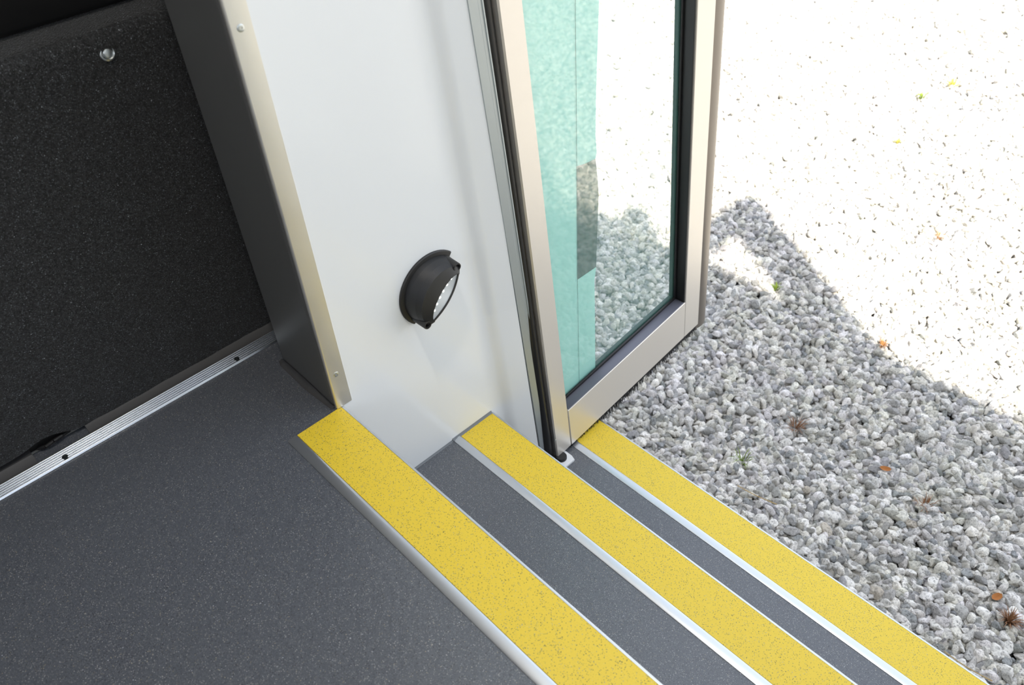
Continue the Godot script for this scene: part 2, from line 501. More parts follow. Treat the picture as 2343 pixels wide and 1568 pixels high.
func door_leaf(called: String, bl: Vector3, v: Vector3, u: Vector3, sheeted: bool, stile := 0.0472, rail := 0.065) -> Node3D:
	var t := thing(called, bl)
	t.basis = Basis(v, u, v.cross(u))
	var H := 1.85
	var D := 0.036
	var SX := 0.4222 - stile
	var mb := MB.new()
	mb.box(Vector3(-0.0022, 0, 0), Vector3(0.0355, H, D), 0.002)
	back(mb)
	obj("hinge_stile", mb, M.door_metal, t)
	mb = MB.new()
	mb.box(Vector3(SX, 0, 0), Vector3(0.4222, H, D), 0.0012)
	back(mb)
	obj("lock_stile", mb, M.door_metal, t)
	mb = MB.new()
	mb.box(Vector3(0.0358, 0, 0), Vector3(SX - 0.0002, 0.0927, D), 0.001)
	back(mb)
	obj("bottom_rail", mb, M.door_metal, t)
	mb = MB.new()
	mb.box(Vector3(0.0358, H - rail, 0), Vector3(SX - 0.0002, H, D), 0.001)
	back(mb)
	obj("top_rail", mb, M.door_metal, t)
	# reveal of the glazing
	mb = MB.new()
	mb.box(Vector3(SX - 0.0035, 0.0932, 0.0012), Vector3(SX + 0.0002, H - rail - 0.0002, D - 0.002), 0.0006)
	back(mb)
	obj("side_bead", mb, M.black_bead, t)
	mb = MB.new()
	mb.box(Vector3(0.0350, 0.0932, 0.004), Vector3(0.0362, H - rail - 0.0002, D - 0.002), 0.0006)
	back(mb)
	obj("side_bead", mb, M.black_bead, t)
	mb = MB.new()
	mb.box(Vector3(0.0382, 0.0925, 0.0012), Vector3(SX - 0.0037, 0.0942, D - 0.002), 0.0006)
	back(mb)
	obj("bottom_bead", mb, M.grey_bead, t)
	mb = MB.new()
	mb.box(Vector3(0.0382, H - rail - 0.002, 0.0012), Vector3(SX - 0.0037, H - rail, D - 0.002), 0.0006)
	back(mb)
	obj("top_bead", mb, M.grey_bead, t)
	mb = MB.new()
	mb.box(Vector3(0.0382, 0.0942, 0.0195), Vector3(SX - 0.0037, 0.1000, 0.0225), 0.0008)
	mb.box(Vector3(0.0382, H - rail - 0.008, 0.0195), Vector3(SX - 0.0037, H - rail - 0.002, 0.0225), 0.0008)
	mb.box(Vector3(0.0364, 0.1, 0.0195), Vector3(0.0392, H - rail - 0.008, 0.0225), 0.0008)
	mb.box(Vector3(SX - 0.0078, 0.1, 0.0195), Vector3(SX - 0.0037, H - rail - 0.008, 0.0225), 0.0008)
	mb.box(Vector3(0.0364, 0.0942, 0.0262), Vector3(SX - 0.0037, 0.0992, D - 0.003))
	mb.box(Vector3(SX - 0.0078, 0.0992, 0.0262), Vector3(SX - 0.0037, H - rail - 0.008, D - 0.003))
	back(mb)
	obj("gasket", mb, M.rubber, t)
	mb = MB.new()
	mb.quad(Vector3(0.0375, 0.095, 0.024), Vector3(0.0375, H - rail - 0.003, 0.024), Vector3(SX - 0.003, H - rail - 0.003, 0.024), Vector3(SX - 0.003, 0.095, 0.024))
	back(mb)
	obj("pane", mb, M.glass, t)
	if sheeted:
		# translucent teal sheets behind the pane in two widths, with a dark patch
		var sheets := [
			["teal_sheet", V2([0.0380, 0.0955, 0.0943, 0.0955, 0.0957, 0.1107, 0.1115, 0.3185, 0.1291, 0.5159, 0.1483, 0.7419, 0.170, 1.10, 0.205, 1.78, 0.0380, 1.78]), M.teal_sheet],
			["teal_sheet", V2([0.1293, 0.5159, 0.1500, 0.5100, 0.1710, 0.5065, 0.1742, 0.5133, 0.1734, 0.5420, 0.1800, 0.6100, 0.1942, 0.7249, 0.215, 1.10, 0.255, 1.78, 0.2054, 1.78, 0.1704, 1.10, 0.1485, 0.7419]), M.teal_sheet],
			["teal_sheet", V2([0.0947, 0.0955, 0.1395, 0.0955, 0.1405, 0.1062, 0.1470, 0.2000, 0.1522, 0.2902, 0.1583, 0.3134, 0.1350, 0.3160, 0.1118, 0.3185, 0.0961, 0.1107]), M.teal_sheet],
			["dark_sheet", V2([0.1114, 0.3181, 0.1350, 0.3156, 0.1583, 0.3130, 0.1660, 0.3800, 0.1738, 0.4400, 0.1738, 0.4700, 0.1710, 0.5069, 0.1500, 0.5104, 0.1290, 0.5163]), M.sheet_dark]]
		var depth := 0.0255
		for s in sheets:
			depth += 0.0002
			var p: PackedVector2Array = s[1]
			mb = MB.new()
			var tr := Geometry2D.triangulate_polygon(p)
			for k in range(0, tr.size(), 3):
				mb.tri(Vector3(p[tr[k]].x, p[tr[k]].y, depth), Vector3(p[tr[k + 1]].x, p[tr[k + 1]].y, depth), Vector3(p[tr[k + 2]].x, p[tr[k + 2]].y, depth))
			back(mb)
			obj(s[0], mb, s[2], t)
		mb = MB.new()
		var ln := [Vector2(0.0945, 0.0955), Vector2(0.0958, 0.1107), Vector2(0.1116, 0.3185), Vector2(0.1292, 0.5159), Vector2(0.1484, 0.7419), Vector2(0.1702, 1.10), Vector2(0.205, 1.78)]
		for k in ln.size() - 1:
			var a: Vector2 = ln[k]
			var b: Vector2 = ln[k + 1]
			var w := 0.0004
			mb.quad(Vector3(a.x - w, a.y, 0.0249), Vector3(b.x - w, b.y, 0.0249), Vector3(b.x + w, b.y, 0.0249), Vector3(a.x + w, a.y, 0.0249))
		back(mb)
		obj("sheet_seam", mb, M.sheet_edge, t)
	# rounded closing profile on the free edge, with its rubber lip
	mb = MB.new()
	var pr := PackedVector2Array()
	pr.append(Vector2(0.4226, 0.0290))
	pr.append(Vector2(0.4226, 0.0065))
	for k in 13:
		var a := -PI / 2 + PI * k / 12
		pr.append(Vector2(0.4465 + 0.0215 * cos(a) if k > 2 else 0.4465 - 0.02 + 0.0100 * k, 0.018 + 0.0135 * sin(a)))
	pr = V2([0.4226, 0.033, 0.4226, 0.0062, 0.4262, 0.0050, 0.4300, 0.0075, 0.4360, 0.0056, 0.4440, 0.0050, 0.4520, 0.0058, 0.4590, 0.0082, 0.4640, 0.0120, 0.4665, 0.0170, 0.4665, 0.024, 0.464, 0.029, 0.458, 0.033])
	mb.extrude(pr, Vector3(0, -0.022, 0), Vector3.RIGHT, Vector3(0, 0, 1), Vector3(0, H + 0.01, 0), 35)
	flip(mb)
	back(mb)
	obj("edge_profile", mb, M.profile_metal, t)
	mb = MB.new()
	mb.box(Vector3(0.4635, 0.012, 0.0215), Vector3(0.4712, H - 0.02, 0.0255), 0.0012)
	back(mb)
	obj("edge_lip", mb, M.rubber, t)
	# rounded hinge profile
	mb = MB.new()
	pr = V2([-0.0040, 0.033, -0.0155, 0.033, -0.0192, 0.026, -0.0190, 0.018, -0.0165, 0.0110, -0.0125, 0.0070, -0.0080, 0.0062, -0.0040, 0.0080])
	mb.extrude(pr, Vector3(0, -0.004, 0), Vector3.RIGHT, Vector3(0, 0, 1), Vector3(0, H, 0), 40)
	flip(mb)
	back(mb)
	obj("hinge_profile", mb, M.hinge_metal, t)
	# brush strip under the door
	mb = MB.new()
	mb.extrude(V2([0.03, -0.003, 0.418, -0.013, 0.418, -0.0003, 0.03, -0.0003]), Vector3(0, 0, 0.003), Vector3.RIGHT, Vector3.UP, Vector3(0, 0, 0.012))
	var br := RandomNumberGenerator.new()
	br.seed = 77
	for k in 900:
		var x := 0.030 + 0.389 * (k + br.randf()) / 900.0
		var y := -lerpf(0.0045, 0.024, clampf(x / 0.14, 0, 1)) * br.randf_range(0.8, 1.15)
		var z := br.randf_range(0.004, 0.015)
		var dz := br.randf_range(-0.004, 0.004)
		mb.quad(Vector3(x - 0.0011, -0.001, z), Vector3(x + 0.0011, -0.001, z), Vector3(x + 0.0005, y, z + dz), Vector3(x - 0.0005, y, z + dz))
	back(mb)
	obj("brush", mb, M.brush, t)
	screw(Vector3(-0.002, 0.051, 0.0002), Vector3(0, 0, 1), 0.002, t)
	return t


func back(mb: MB) -> void:
	# door parts are drawn with depth counted away from the inside face, which is the frame's -z
	for k in range(0, mb.v.size(), 3):
		var a := mb.v[k + 1]
		mb.v[k + 1] = mb.v[k + 2]
		mb.v[k + 2] = a
		var b := mb.n[k + 1]
		mb.n[k + 1] = mb.n[k + 2]
		mb.n[k + 2] = b
	for k in mb.n.size():
		mb.v[k].z = -mb.v[k].z
		mb.n[k].z = -mb.n[k].z


func flip(mb: MB) -> void:
	# the local frame of these sweeps is left-handed: turn the faces round
	for k in range(0, mb.v.size(), 3):
		var a := mb.v[k + 1]
		mb.v[k + 1] = mb.v[k + 2]
		mb.v[k + 2] = a
		var b := mb.n[k + 1]
		mb.n[k + 1] = mb.n[k + 2]
		mb.n[k + 2] = b
	for k in mb.n.size():
		mb.n[k] = -mb.n[k]


# ---------------------------------------------------------------- stones
func ico(level: int) -> Array:
	var g := (1.0 + sqrt(5.0)) / 2.0
	var p: Array[Vector3] = []
	for q in [Vector3(-1, g, 0), Vector3(1, g, 0), Vector3(-1, -g, 0), Vector3(1, -g, 0), Vector3(0, -1, g), Vector3(0, 1, g), Vector3(0, -1, -g), Vector3(0, 1, -g), Vector3(g, 0, -1), Vector3(g, 0, 1), Vector3(-g, 0, -1), Vector3(-g, 0, 1)]:
		p.append(q.normalized())
	var f := [0, 11, 5, 0, 5, 1, 0, 1, 7, 0, 7, 10, 0, 10, 11, 1, 5, 9, 5, 11, 4, 11, 10, 2, 10, 7, 6, 7, 1, 8, 3, 9, 4, 3, 4, 2, 3, 2, 6, 3, 6, 8, 3, 8, 9, 4, 9, 5, 2, 4, 11, 6, 2, 10, 8, 6, 7, 9, 8, 1]
	for l in level:
		var mid := {}
		var nf := []
		for k in range(0, f.size(), 3):
			var tri := [f[k], f[k + 1], f[k + 2]]
			var m := []
			for e in 3:
				var a: int = mini(tri[e], tri[(e + 1) % 3])
				var b: int = maxi(tri[e], tri[(e + 1) % 3])
				var key := a * 10000 + b
				if not mid.has(key):
					mid[key] = p.size()
					p.append((p[a] + p[b]).normalized())
				m.append(mid[key])
			nf.append_array([tri[0], m[0], m[2], tri[1], m[1], m[0], tri[2], m[2], m[1], m[0], m[1], m[2]])
		f = nf
	return [p, f]


func add_stone(mb: MB, sphere: Array, r: RandomNumberGenerator, x: Transform3D) -> void:
	var planes := []
	for k in 9:
		planes.append([Vector3(r.randfn(), r.randfn(), r.randfn()).normalized(), r.randf_range(0.48, 0.84)])
	var st := Vector3(r.randf_range(0.95, 1.4), r.randf_range(0.6, 0.95), r.randf_range(0.75, 1.1))
	var pts: Array[Vector3] = []
	for d: Vector3 in sphere[0]:
		var rad := 1.08
		for q in planes:
			var c: float = d.dot(q[0])
			if c > 0.05:
				rad = minf(rad, q[1] / c)
		pts.append(x * (d * rad * st))
	var f: Array = sphere[1]
	var nn: Array[Vector3] = []
	nn.resize(pts.size())
	nn.fill(Vector3.ZERO)
	for k in range(0, f.size(), 3):
		var c := (pts[f[k + 1]] - pts[f[k]]).cross(pts[f[k + 2]] - pts[f[k]])
		for e in 3:
			nn[f[k + e]] += c
	for k in range(0, f.size(), 3):
		var a := pts[f[k]]
		var b := pts[f[k + 1]]
		var c := pts[f[k + 2]]
		var fl := (b - a).cross(c - a).normalized()
		mb.tri(a, b, c, nn[f[k]].normalized().lerp(fl, 0.8).normalized(), nn[f[k + 1]].normalized().lerp(fl, 0.8).normalized(), nn[f[k + 2]].normalized().lerp(fl, 0.8).normalized())


func stone_color(r: RandomNumberGenerator) -> Color:
	var k := r.randf()
	var b := r.randf_range(0.86, 1.1)
	if k < 0.52:
		return Color(0.80, 0.778, 0.74) * b
	if k < 0.78:
		return Color(0.53, 0.52, 0.50) * b
	if k < 0.95:
		return Color(0.33, 0.34, 0.34) * b
	if k < 0.98:
		return Color(0.50, 0.45, 0.38) * b
	return Color(0.52, 0.34, 0.20) * b


func rough_ground(x: float, z: float) -> float:
	return 0.012 * sin(x * 5.1 + z * 2.3) + 0.009 * sin(z * 7.7 - x * 3.1) + 0.006 * sin(x * 13.0 + 1.0) * sin(z * 11.0)


func make_gravel() -> void:
	var r := RandomNumberGenerator.new()
	r.seed = 4242
	var ground := MeshInstance3D.new()
	ground.name = "ground"
	var mb := MB.new()
	mb.box(Vector3(-30, YG - 0.3, -40), Vector3(30, YG - 0.018, 30))
	ground.mesh = mb.mesh()
	ground.material_override = M.soil
	add_child(ground)
	tag(ground, "pale gravel yard outside the vehicle door, half in sun and half in the vehicle's shadow", "gravel", "", "structure")
	var fine := ico(2)
	# single stones: the ones that show largest, along the lowest step
	var shapes: Array[ArrayMesh] = []
	for k in 14:
		mb = MB.new()
		add_stone(mb, fine, r, Transform3D.IDENTITY)
		shapes.append(mb.mesh())
	var tones: Array[StandardMaterial3D] = []
	for k in 16:
		var m: StandardMaterial3D = M.stone.duplicate()
		m.resource_name = "stone_tone"
		m.vertex_color_use_as_albedo = false
		m.albedo_color = stone_color(r).clamp().linear_to_srgb()
		tones.append(m)
	var placed: Array[Vector2] = []
	var tries := 0
	while placed.size() < 300 and tries < 30000:
		tries += 1
		var s := r.randf()
		var d := r.randf()
		d = d * d
		# the band of gravel just past the lowest step, from the door corner to the right edge of the frame
		var p := Vector2(lerpf(0.14, 0.80, s), 0)
		p.y = -0.545 - d * lerpf(0.42, 0.27, s) - 0.10 * s
		var ok := true
		for q in placed:
			if q.distance_squared_to(p) < 0.0175 * 0.0175:
				ok = false
				break
		if not ok:
			continue
		placed.append(p)
		var o := MeshInstance3D.new()
		o.mesh = shapes[r.randi() % shapes.size()]
		o.material_override = tones[r.randi() % tones.size()]
		o.name = "stone"
		var sc := r.randf_range(0.0095, 0.0135) * (1.35 if r.randf() < 0.06 else 1.0)
		var bs := Basis.from_euler(Vector3(r.randf_range(-0.5, 0.5), r.randf() * TAU, r.randf_range(-0.5, 0.5))).scaled_local(Vector3.ONE * sc)
		o.transform = Transform3D(bs, Vector3(p.x, YG + 0.009 + rough_ground(p.x, p.y), p.y))
		ground.add_child(o, true)
	# all the other stones: a few small clumps scattered as copies
	mb = MB.new()
	var mix := [Color(0.81, 0.785, 0.745), Color(0.56, 0.55, 0.525), Color(0.76, 0.74, 0.705), Color(0.325, 0.335, 0.335), Color(0.80, 0.78, 0.745), Color(0.44, 0.445, 0.44), Color(0.70, 0.68, 0.645), Color(0.38, 0.375, 0.365), Color(0.66, 0.64, 0.605)]
	for k in 9:
		mb.col = mix[k]
		var a := TAU * k / 8.0 + r.randf() * 0.5
		var d := 0.0 if k == 8 else r.randf_range(1.5, 2.2)
		var sc := r.randf_range(0.75, 1.3)
		var bs := Basis.from_euler(Vector3(r.randf() * TAU, r.randf() * TAU, r.randf() * TAU)).scaled_local(Vector3.ONE * sc)
		add_stone(mb, fine, r, Transform3D(bs, Vector3(cos(a) * d, r.randf_range(-0.5, 0.5), sin(a) * d)))
	var mm := MultiMesh.new()
	mm.transform_format = MultiMesh.TRANSFORM_3D
	mm.use_colors = true
	mm.mesh = mb.mesh()
	var where: Array[Transform3D] = []
	var cols: Array[Color] = []
	var z := -0.36
	while z > -5.2:
		var x := -3.4
		while x < 2.2:
			var px := x + r.randf_range(-0.011, 0.011)
			var pz := z + r.randf_range(-0.011, 0.011)
			var sc := r.randf_range(0.0088, 0.0118)
			var bs := Basis.from_euler(Vector3(r.randf_range(-0.5, 0.5) + (PI if r.randf() < 0.5 else 0.0), r.randf() * TAU, r.randf_range(-0.4, 0.4))).scaled_local(Vector3.ONE * sc)
			where.append(Transform3D(bs, Vector3(px, YG + 0.001 + r.randf_range(-0.004, 0.004) + rough_ground(px, pz), pz)))
			var b := r.randf_range(0.78, 1.14)
			cols.append(Color(b, b * r.randf_range(0.975, 1.005), b * r.randf_range(0.92, 1.03)))
			x += 0.025
		z -= 0.025
	mm.instance_count = where.size()
	for k in where.size():
		mm.set_instance_transform(k, where[k])
		mm.set_instance_color(k, cols[k])
	var mi := MultiMeshInstance3D.new()
	mi.name = "gravel"
	mi.multimesh = mm
	mi.material_override = M.stone
	mi.set_meta("kind", "stuff")
	ground.add_child(mi, true)


func blade_tuft(mb: MB, r: RandomNumberGenerator, n: int, spread: float, lo: float, hi: float, w: float, flat: float) -> void:
	for k in n:
		var a := r.randf() * TAU
		var d := Vector3(cos(a), 0, sin(a))
		var o := d * spread * r.randf() * 0.35
		var h := r.randf_range(lo, hi)
		var side := Vector3(-d.z, 0, d.x) * w
		var out := r.randf_range(0.3, 1.0) * flat
		var p1 := o + Vector3.UP * h * 0.5 + d * h * out * 0.35
		var p2 := o + Vector3.UP * h * (1.0 - 0.45 * out) + d * h * out
		mb.quad(o - side, o + side, p1 + side * 0.8, p1 - side * 0.8)
		mb.tri(p1 - side * 0.8, p1 + side * 0.8, p2)


func weeds() -> void:
	var r := RandomNumberGenerator.new()
	r.seed = 99
	# [x, z, material, blades, spread, low, high, blade half width, lie, name, label, category]
	var list := [
		[-1.08, -2.42, "grass_yellow", 40, 0.03, 0.015, 0.05, 0.0012, 0.7, "grass_tuft", "small yellow-green grass tuft alone in the sunlit gravel close past the door edge", "grass"],
		[-0.30, -2.83, "grass_yellow", 60, 0.05, 0.012, 0.04, 0.0014, 0.9, "grass_tuft", "larger yellow-green weed patch in the sunlit gravel towards the far corner", "grass"],
		[-0.345, -2.66, "grass_green", 40, 0.04, 0.012, 0.035, 0.0014, 0.9, "grass_tuft", "green weed patch in the sunlit gravel just nearer than the yellow patch", "grass"],
		[-0.10, -1.33, "grass_green", 46, 0.02, 0.01, 0.026, 0.0012, 0.8, "grass_tuft", "small green weed tuft in the shaded gravel below the lit patch", "grass"],
		[0.16, -0.80, "grass_green", 26, 0.045, 0.012, 0.035, 0.0012, 1.0, "grass_tuft", "sparse green weed in the shaded gravel beside the lowest step", "grass"],
		[0.19, -0.97, "dry_brown", 46, 0.04, 0.01, 0.03, 0.001, 1.1, "dry_moss", "rust-brown dry moss among shaded stones halfway along the lowest step", "moss"],
		[0.205, -1.325, "dry_orange", 40, 0.03, 0.01, 0.024, 0.001, 1.1, "dry_moss", "orange dry moss in the sunlit gravel right at the shadow's edge", "moss"],
		[0.10, -1.86, "dry_orange", 44, 0.035, 0.01, 0.024, 0.001, 1.1, "dry_moss", "orange dry moss out in the sunlit gravel beyond the shadow", "moss"],
		[-0.24, -2.27, "grass_yellow", 36, 0.03, 0.01, 0.024, 0.001, 1.1, "dry_moss", "pale yellow dry moss in the sunlit gravel between the weeds and the shadow", "moss"],
		[0.72, -0.80, "dry_brown", 90, 0.02, 0.014, 0.034, 0.0008, 1.0, "dry_weed", "spiky rust-brown dry weed in the shaded gravel near the bottom right corner", "weed"],
		[0.50, -0.94, "dry_brown", 50, 0.05, 0.01, 0.026, 0.0009, 1.1, "dry_weed", "flat brown dry weed spread among shaded stones at the right edge", "weed"]]
	for w in list:
		var mb := MB.new()
		blade_tuft(mb, r, w[3], w[4], w[5], w[6], w[7], w[8])
		var o := obj(w[9], mb, M[w[2]])
		o.position = Vector3(w[0], YG + 0.012 + rough_ground(w[0], w[1]), w[1])
		tag(o, w[10], w[11])
	# straws
	var straws := [
		[Vector3(0.20, 0, -0.72), Vector3(0.285, 0, -0.735), "long straw stalk lying on shaded gravel beside the middle of the lowest step"],
		[Vector3(0.665, 0, -0.66), Vector3(0.745, 0, -0.665), "straw stalk lying on shaded gravel next to the near end of the lowest step"]]
	for s in straws:
		var a: Vector3 = s[0]
		var b: Vector3 = s[1]
		var mb := MB.new()
		var last := Vector3.ZERO
		for k in 6:
			var t0 := k / 6.0
			var t1 := (k + 1) / 6.0
			var p := (b - a) * t0 + Vector3(0, 0.004 * sin(t0 * 3.0), 0.006 * sin(t0 * 3.1))
			var q := (b - a) * t1 + Vector3(0, 0.004 * sin(t1 * 3.0), 0.006 * sin(t1 * 3.1))
			var d := (q - p).normalized()
			var e := d.cross(Vector3.UP).normalized()
			mb.extrude(V2([0.0011, 0, 0.0005, 0.0009, -0.0005, 0.0009, -0.0011, 0, 0, -0.0009]), p, e, d.cross(e) * -1.0, q - p, 60)
		var o := obj("straw", mb, M.straw)
		o.position = a + Vector3(0, YG + 0.026 + rough_ground(a.x, a.z), 0)
		tag(o, s[2], "straw")
	for l in [[0.395, -0.98, 0.5, "curled orange leaf among the shaded stones in the middle of the gravel"], [0.685, -0.83, 1.2, "small orange leaf beside the spiky brown weed near the bottom right corner"]]:
		var mb := MB.new()
		for k in 6:
			var x0 := -0.012 + 0.024 * k / 6
			var x1 := -0.012 + 0.024 * (k + 1) / 6
			var w0 := 0.0065 * sqrt(maxf(0, 1 - pow(x0 / 0.012, 2)))
			var w1 := 0.0065 * sqrt(maxf(0, 1 - pow(x1 / 0.012, 2)))
			mb.quad(Vector3(x0, 0.35 * w0 + 20 * x0 * x0, w0), Vector3(x1, 0.35 * w1 + 20 * x1 * x1, w1), Vector3(x1, 20 * x1 * x1, 0), Vector3(x0, 20 * x0 * x0, 0))
			mb.quad(Vector3(x0, 20 * x0 * x0, 0), Vector3(x1, 20 * x1 * x1, 0), Vector3(x1, 0.35 * w1 + 20 * x1 * x1, -w1), Vector3(x0, 0.35 * w0 + 20 * x0 * x0, -w0))
		var o := obj("fallen_leaf", mb, M.leaf_orange)
		o.position = Vector3(l[0], YG + 0.02 + rough_ground(l[0], l[1]), l[1])
		o.rotation.y = l[2]
		tag(o, l[3], "leaf")


# ---------------------------------------------------------------- the vehicle
func panel(called: String, mb: MB, m: Material, label: String, category: String) -> MeshInstance3D:
	var o := obj(called, mb, m)
	tag(o, label, category, "", "structure")
	return o


func leaning_wall(x0: float, x1: float, y0: float, y1: float, outer: float, thick: float) -> MB:
	# side wall of the body: outer face at z = outer + LEAN * y
	var mb := MB.new()
	mb.extrude(V2([-(outer + LEAN * y0 + thick), y0, -(outer + LEAN * y0), y0, -(outer + LEAN * y1), y1, -(outer + LEAN * y1 + thick), y1]), Vector3(x0, 0, 0), Vector3(0, 0, -1), Vector3.UP, Vector3(x1 - x0, 0, 0))
	return mb


func wall_section(y: float) -> Array[Vector3]:
	# white entrance wall seen from above, at height y, from its inner edge to the groove at the jamb
	var z1 := -0.2335 + 0.083 * y
	var zg := -0.2862 + 0.094 * y
	var p: Array[Vector3] = []
	p.append(Vector3(0, y, 0.003))
	p.append(Vector3(0, y, z1 + 0.014))
	# two soft bends: out of the wall's plane, then back to a flatter slant
	var w := zg - z1
	var pts := [Vector2(0.014, 0), Vector2(-0.003, 0), Vector2(w * 0.22, 0.0048), Vector2(w * 0.40, 0.0118), Vector2(w * 0.50, 0.0135)]
	for g in [[0, 1, 2], [2, 3, 4]]:
		for k in range(1, 6):
			var s := k / 5.0
			var a: Vector2 = pts[g[0]]
			var b: Vector2 = pts[g[1]]
			var c: Vector2 = pts[g[2]]
			var q := a.lerp(b, s).lerp(b.lerp(c, s), s)
			p.append(Vector3(q.y, y, z1 + q.x))
	p.append(Vector3(0.0225, y, zg))
	return p


func make_vehicle() -> void:
	var mb := MB.new()
	# floor
	mb.box(Vector3(-0.213, -0.04, 0.0008), Vector3(2.6, 0, 2.2))
	mb.box(Vector3(-0.213, -0.04, -0.14), Vector3(-0.006, 0, 0.0008))
	panel("floor", mb, M.vinyl_grey, "dark grey flecked vinyl floor inside the vehicle above the steps", "floor")
	step(Y2, 0.0006, Z2, Y3 + 0.0003, "grey flecked vinyl middle step between two yellow nosings")
	step(Y3, Z2 + 0.0204, Z3, -0.56, "grey flecked vinyl lowest step beside the open glass door and gravel")
	mb = MB.new()
	mb.box(Vector3(0, Y2 - 0.03, 0.0012), Vector3(XR, -0.0402, 0.02))
	panel("trim_1", mb, M.vinyl_grey, "dark riser closing the front of the upper floor", "riser")
	nosing(0.0, 0.0, 0.0, "speckled yellow nosing with metal edges on the upper floor's front edge")
	nosing(Y2, Z2, 0.0, "speckled yellow nosing with metal edges on the middle step")
	nosing(Y3, Z3, 0.0, "speckled yellow nosing with metal edges on the lowest step beside the gravel")
	# white entrance wall
	mb = MB.new()
	var ys := [-0.56, 0.0, 0.6, 1.2, 1.82]
	for k in ys.size() - 1:
		var lo := wall_section(ys[k])
		var hi := wall_section(ys[k + 1])
		lo.append_array([Vector3(-0.004, ys[k], lo[-1].z), Vector3(-0.004, ys[k], 0.003)])
		hi.append_array([Vector3(-0.004, ys[k + 1], hi[-1].z), Vector3(-0.004, ys[k + 1], 0.003)])
		mb.loft(lo, hi, 25, true)
	panel("wall_left", mb, M.white_panel, "glossy white entrance wall beside the steps, bending out towards the door jamb", "wall")
	# jamb: flat strip, then a channel with three screws
	var jamb := thing("trim_2")
	var a: Array[Vector3] = []
	var b: Array[Vector3] = []
	for y in [-0.56, 1.82]:
		var arr := a if y < 0 else b
		var g: float = 0.1 * y
		arr.append_array([Vector3(0.0210, y, -0.2868 + g), Vector3(0.0235, y, -0.2872 + g), Vector3(0.0245, y, -0.2990 + g), Vector3(0.0200, y, -0.2995 + g)])
	mb = MB.new()
	mb.loft(a, b, 0, true)
	obj("strip", mb, M.jamb_metal, jamb)
	a = []
	b = []
	for y in [-0.56, 1.82]:
		var arr := a if y < 0 else b
		var g: float = 0.1 * y
		arr.append_array([Vector3(0.0200, y, -0.2996 + g), Vector3(0.0222, y, -0.3002 + g), Vector3(0.0212, y, -0.3022 + g), Vector3(0.0214, y, -0.3058 + g), Vector3(0.0228, y, -0.3066 + g), Vector3(0.0228, y, -0.3082 + g), Vector3(0.004, y, -0.3082 + g), Vector3(0.004, y, -0.2996 + g)])
	mb = MB.new()
	mb.loft(a, b, 0, true)
	obj("channel", mb, M.jamb_metal, jamb)
	for p in [[-0.246, -0.3287], [-0.300, -0.3341], [-0.366, -0.3407]]:
		screw(Vector3(0.0212, p[0], p[1]), Vector3(1, 0, 0), 0.0026, jamb)
	tag(jamb, "grey metal door jamb trim between the white wall and the open door", "trim", "", "structure")
	# dark end panel facing into the vehicle
	mb = MB.new()
	var pr := PackedVector2Array()   # (x, -z) seen from above ... swept upwards
	pr.append_array(V2([-0.124, 0.14, -0.124, -0.0058, -0.1235, -0.0063]))
	for k in 7:
		var t := PI / 2 * k / 6.0
		pr.append(Vector2(-0.0125 + 0.0095 * sin(t), 0.0032 - 0.0095 * cos(t)))
	pr.append_array(V2([-0.003, 0.01, -0.115, 0.14]))
	mb.extrude(pr, Vector3(0, 0.0008, 0), Vector3.RIGHT, Vector3(0, 0, -1), Vector3(0, 1.82, 0), 35)
	panel("trim_3", mb, M.dark_panel, "smooth charcoal end panel between the carpeted wall and the steel corner strip", "panel")
	# vinyl cove where the floor turns up against the end panel
	mb = MB.new()
	var secs: Array = []
	for q in [[-0.1320, 0.0010, 0.0025], [-0.1235, 0.0085, 0.0060], [-0.060, 0.0070, 0.0080], [-0.0045, 0.0025, 0.0045]]:
		var c0: Array[Vector3] = []
		for k in 7:
			var t := PI / 2 * k / 6.0
			c0.append(Vector3(q[0], 0.0004 + q[1] * (1 - cos(t)), 0.0072 + q[2] * (1 - sin(t))))
		c0.append(Vector3(q[0], 0.0003, 0.0072))
		c0.reverse()
		secs.append(c0)
	for k in 3:
		var ca: Array[Vector3] = secs[k]
		var cb: Array[Vector3] = secs[k + 1]
		mb.loft(ca, cb, 40, true)
	panel("baseboard_1", mb, M.cove, "dark vinyl cove where the floor meets the charcoal end panel", "cove")
	# steel corner strip
	var ss := thing("corner_strip")
	mb = MB.new()
	mb.extrude(V2([-0.0030, -0.0067, -0.0004, -0.0067, 0.0010, -0.0055, 0.0012, -0.0045, 0.0012, 0.0156, 0.0002, 0.0156, 0.0002, -0.0040, -0.0030, -0.0058]), Vector3(0, 0.0018, 0), Vector3.RIGHT, Vector3(0, 0, -1), Vector3(0, 1.80, 0), 50)
	obj("body", mb, M.steel, ss)
	for y in [0.0561, 0.4786, 0.90, 1.32]:
		screw(Vector3(0.0011, y, -0.0040), Vector3(1, 0, 0), 0.0036, ss)
	tag(ss, "brushed steel corner strip with cross-head screws along the white wall's inner edge", "strip")
	# caulk lines at the step sides
	mb = MB.new()
	mb.extrude(V2([0, 0, 0.0022, 0, 0.0008, 0.0010, 0, 0.0026]), Vector3(0.0002, Y2 + 0.0002, -0.002), Vector3.RIGHT, Vector3.UP, Vector3(0, 0, Z2 + 0.082), 40)
	mb.extrude(V2([0, 0, 0.0030, 0, 0.0012, 0.0018, 0, 0.0038]), Vector3(0.0002, Y2 + 0.0013, Z2 + 0.0802), Vector3.RIGHT, Vector3.UP, Vector3(0, 0, -0.0800), 40)
	flip(mb)
	var ck := obj("sealant_bead", mb, M.caulk)
	tag(ck, "grey sealant bead along the middle step where it meets the white wall", "sealant")
	# pivot of the door on the lowest step
	var pv := thing("door_pivot", Vector3(0.047, Y3, -0.356))
	mb = MB.new()
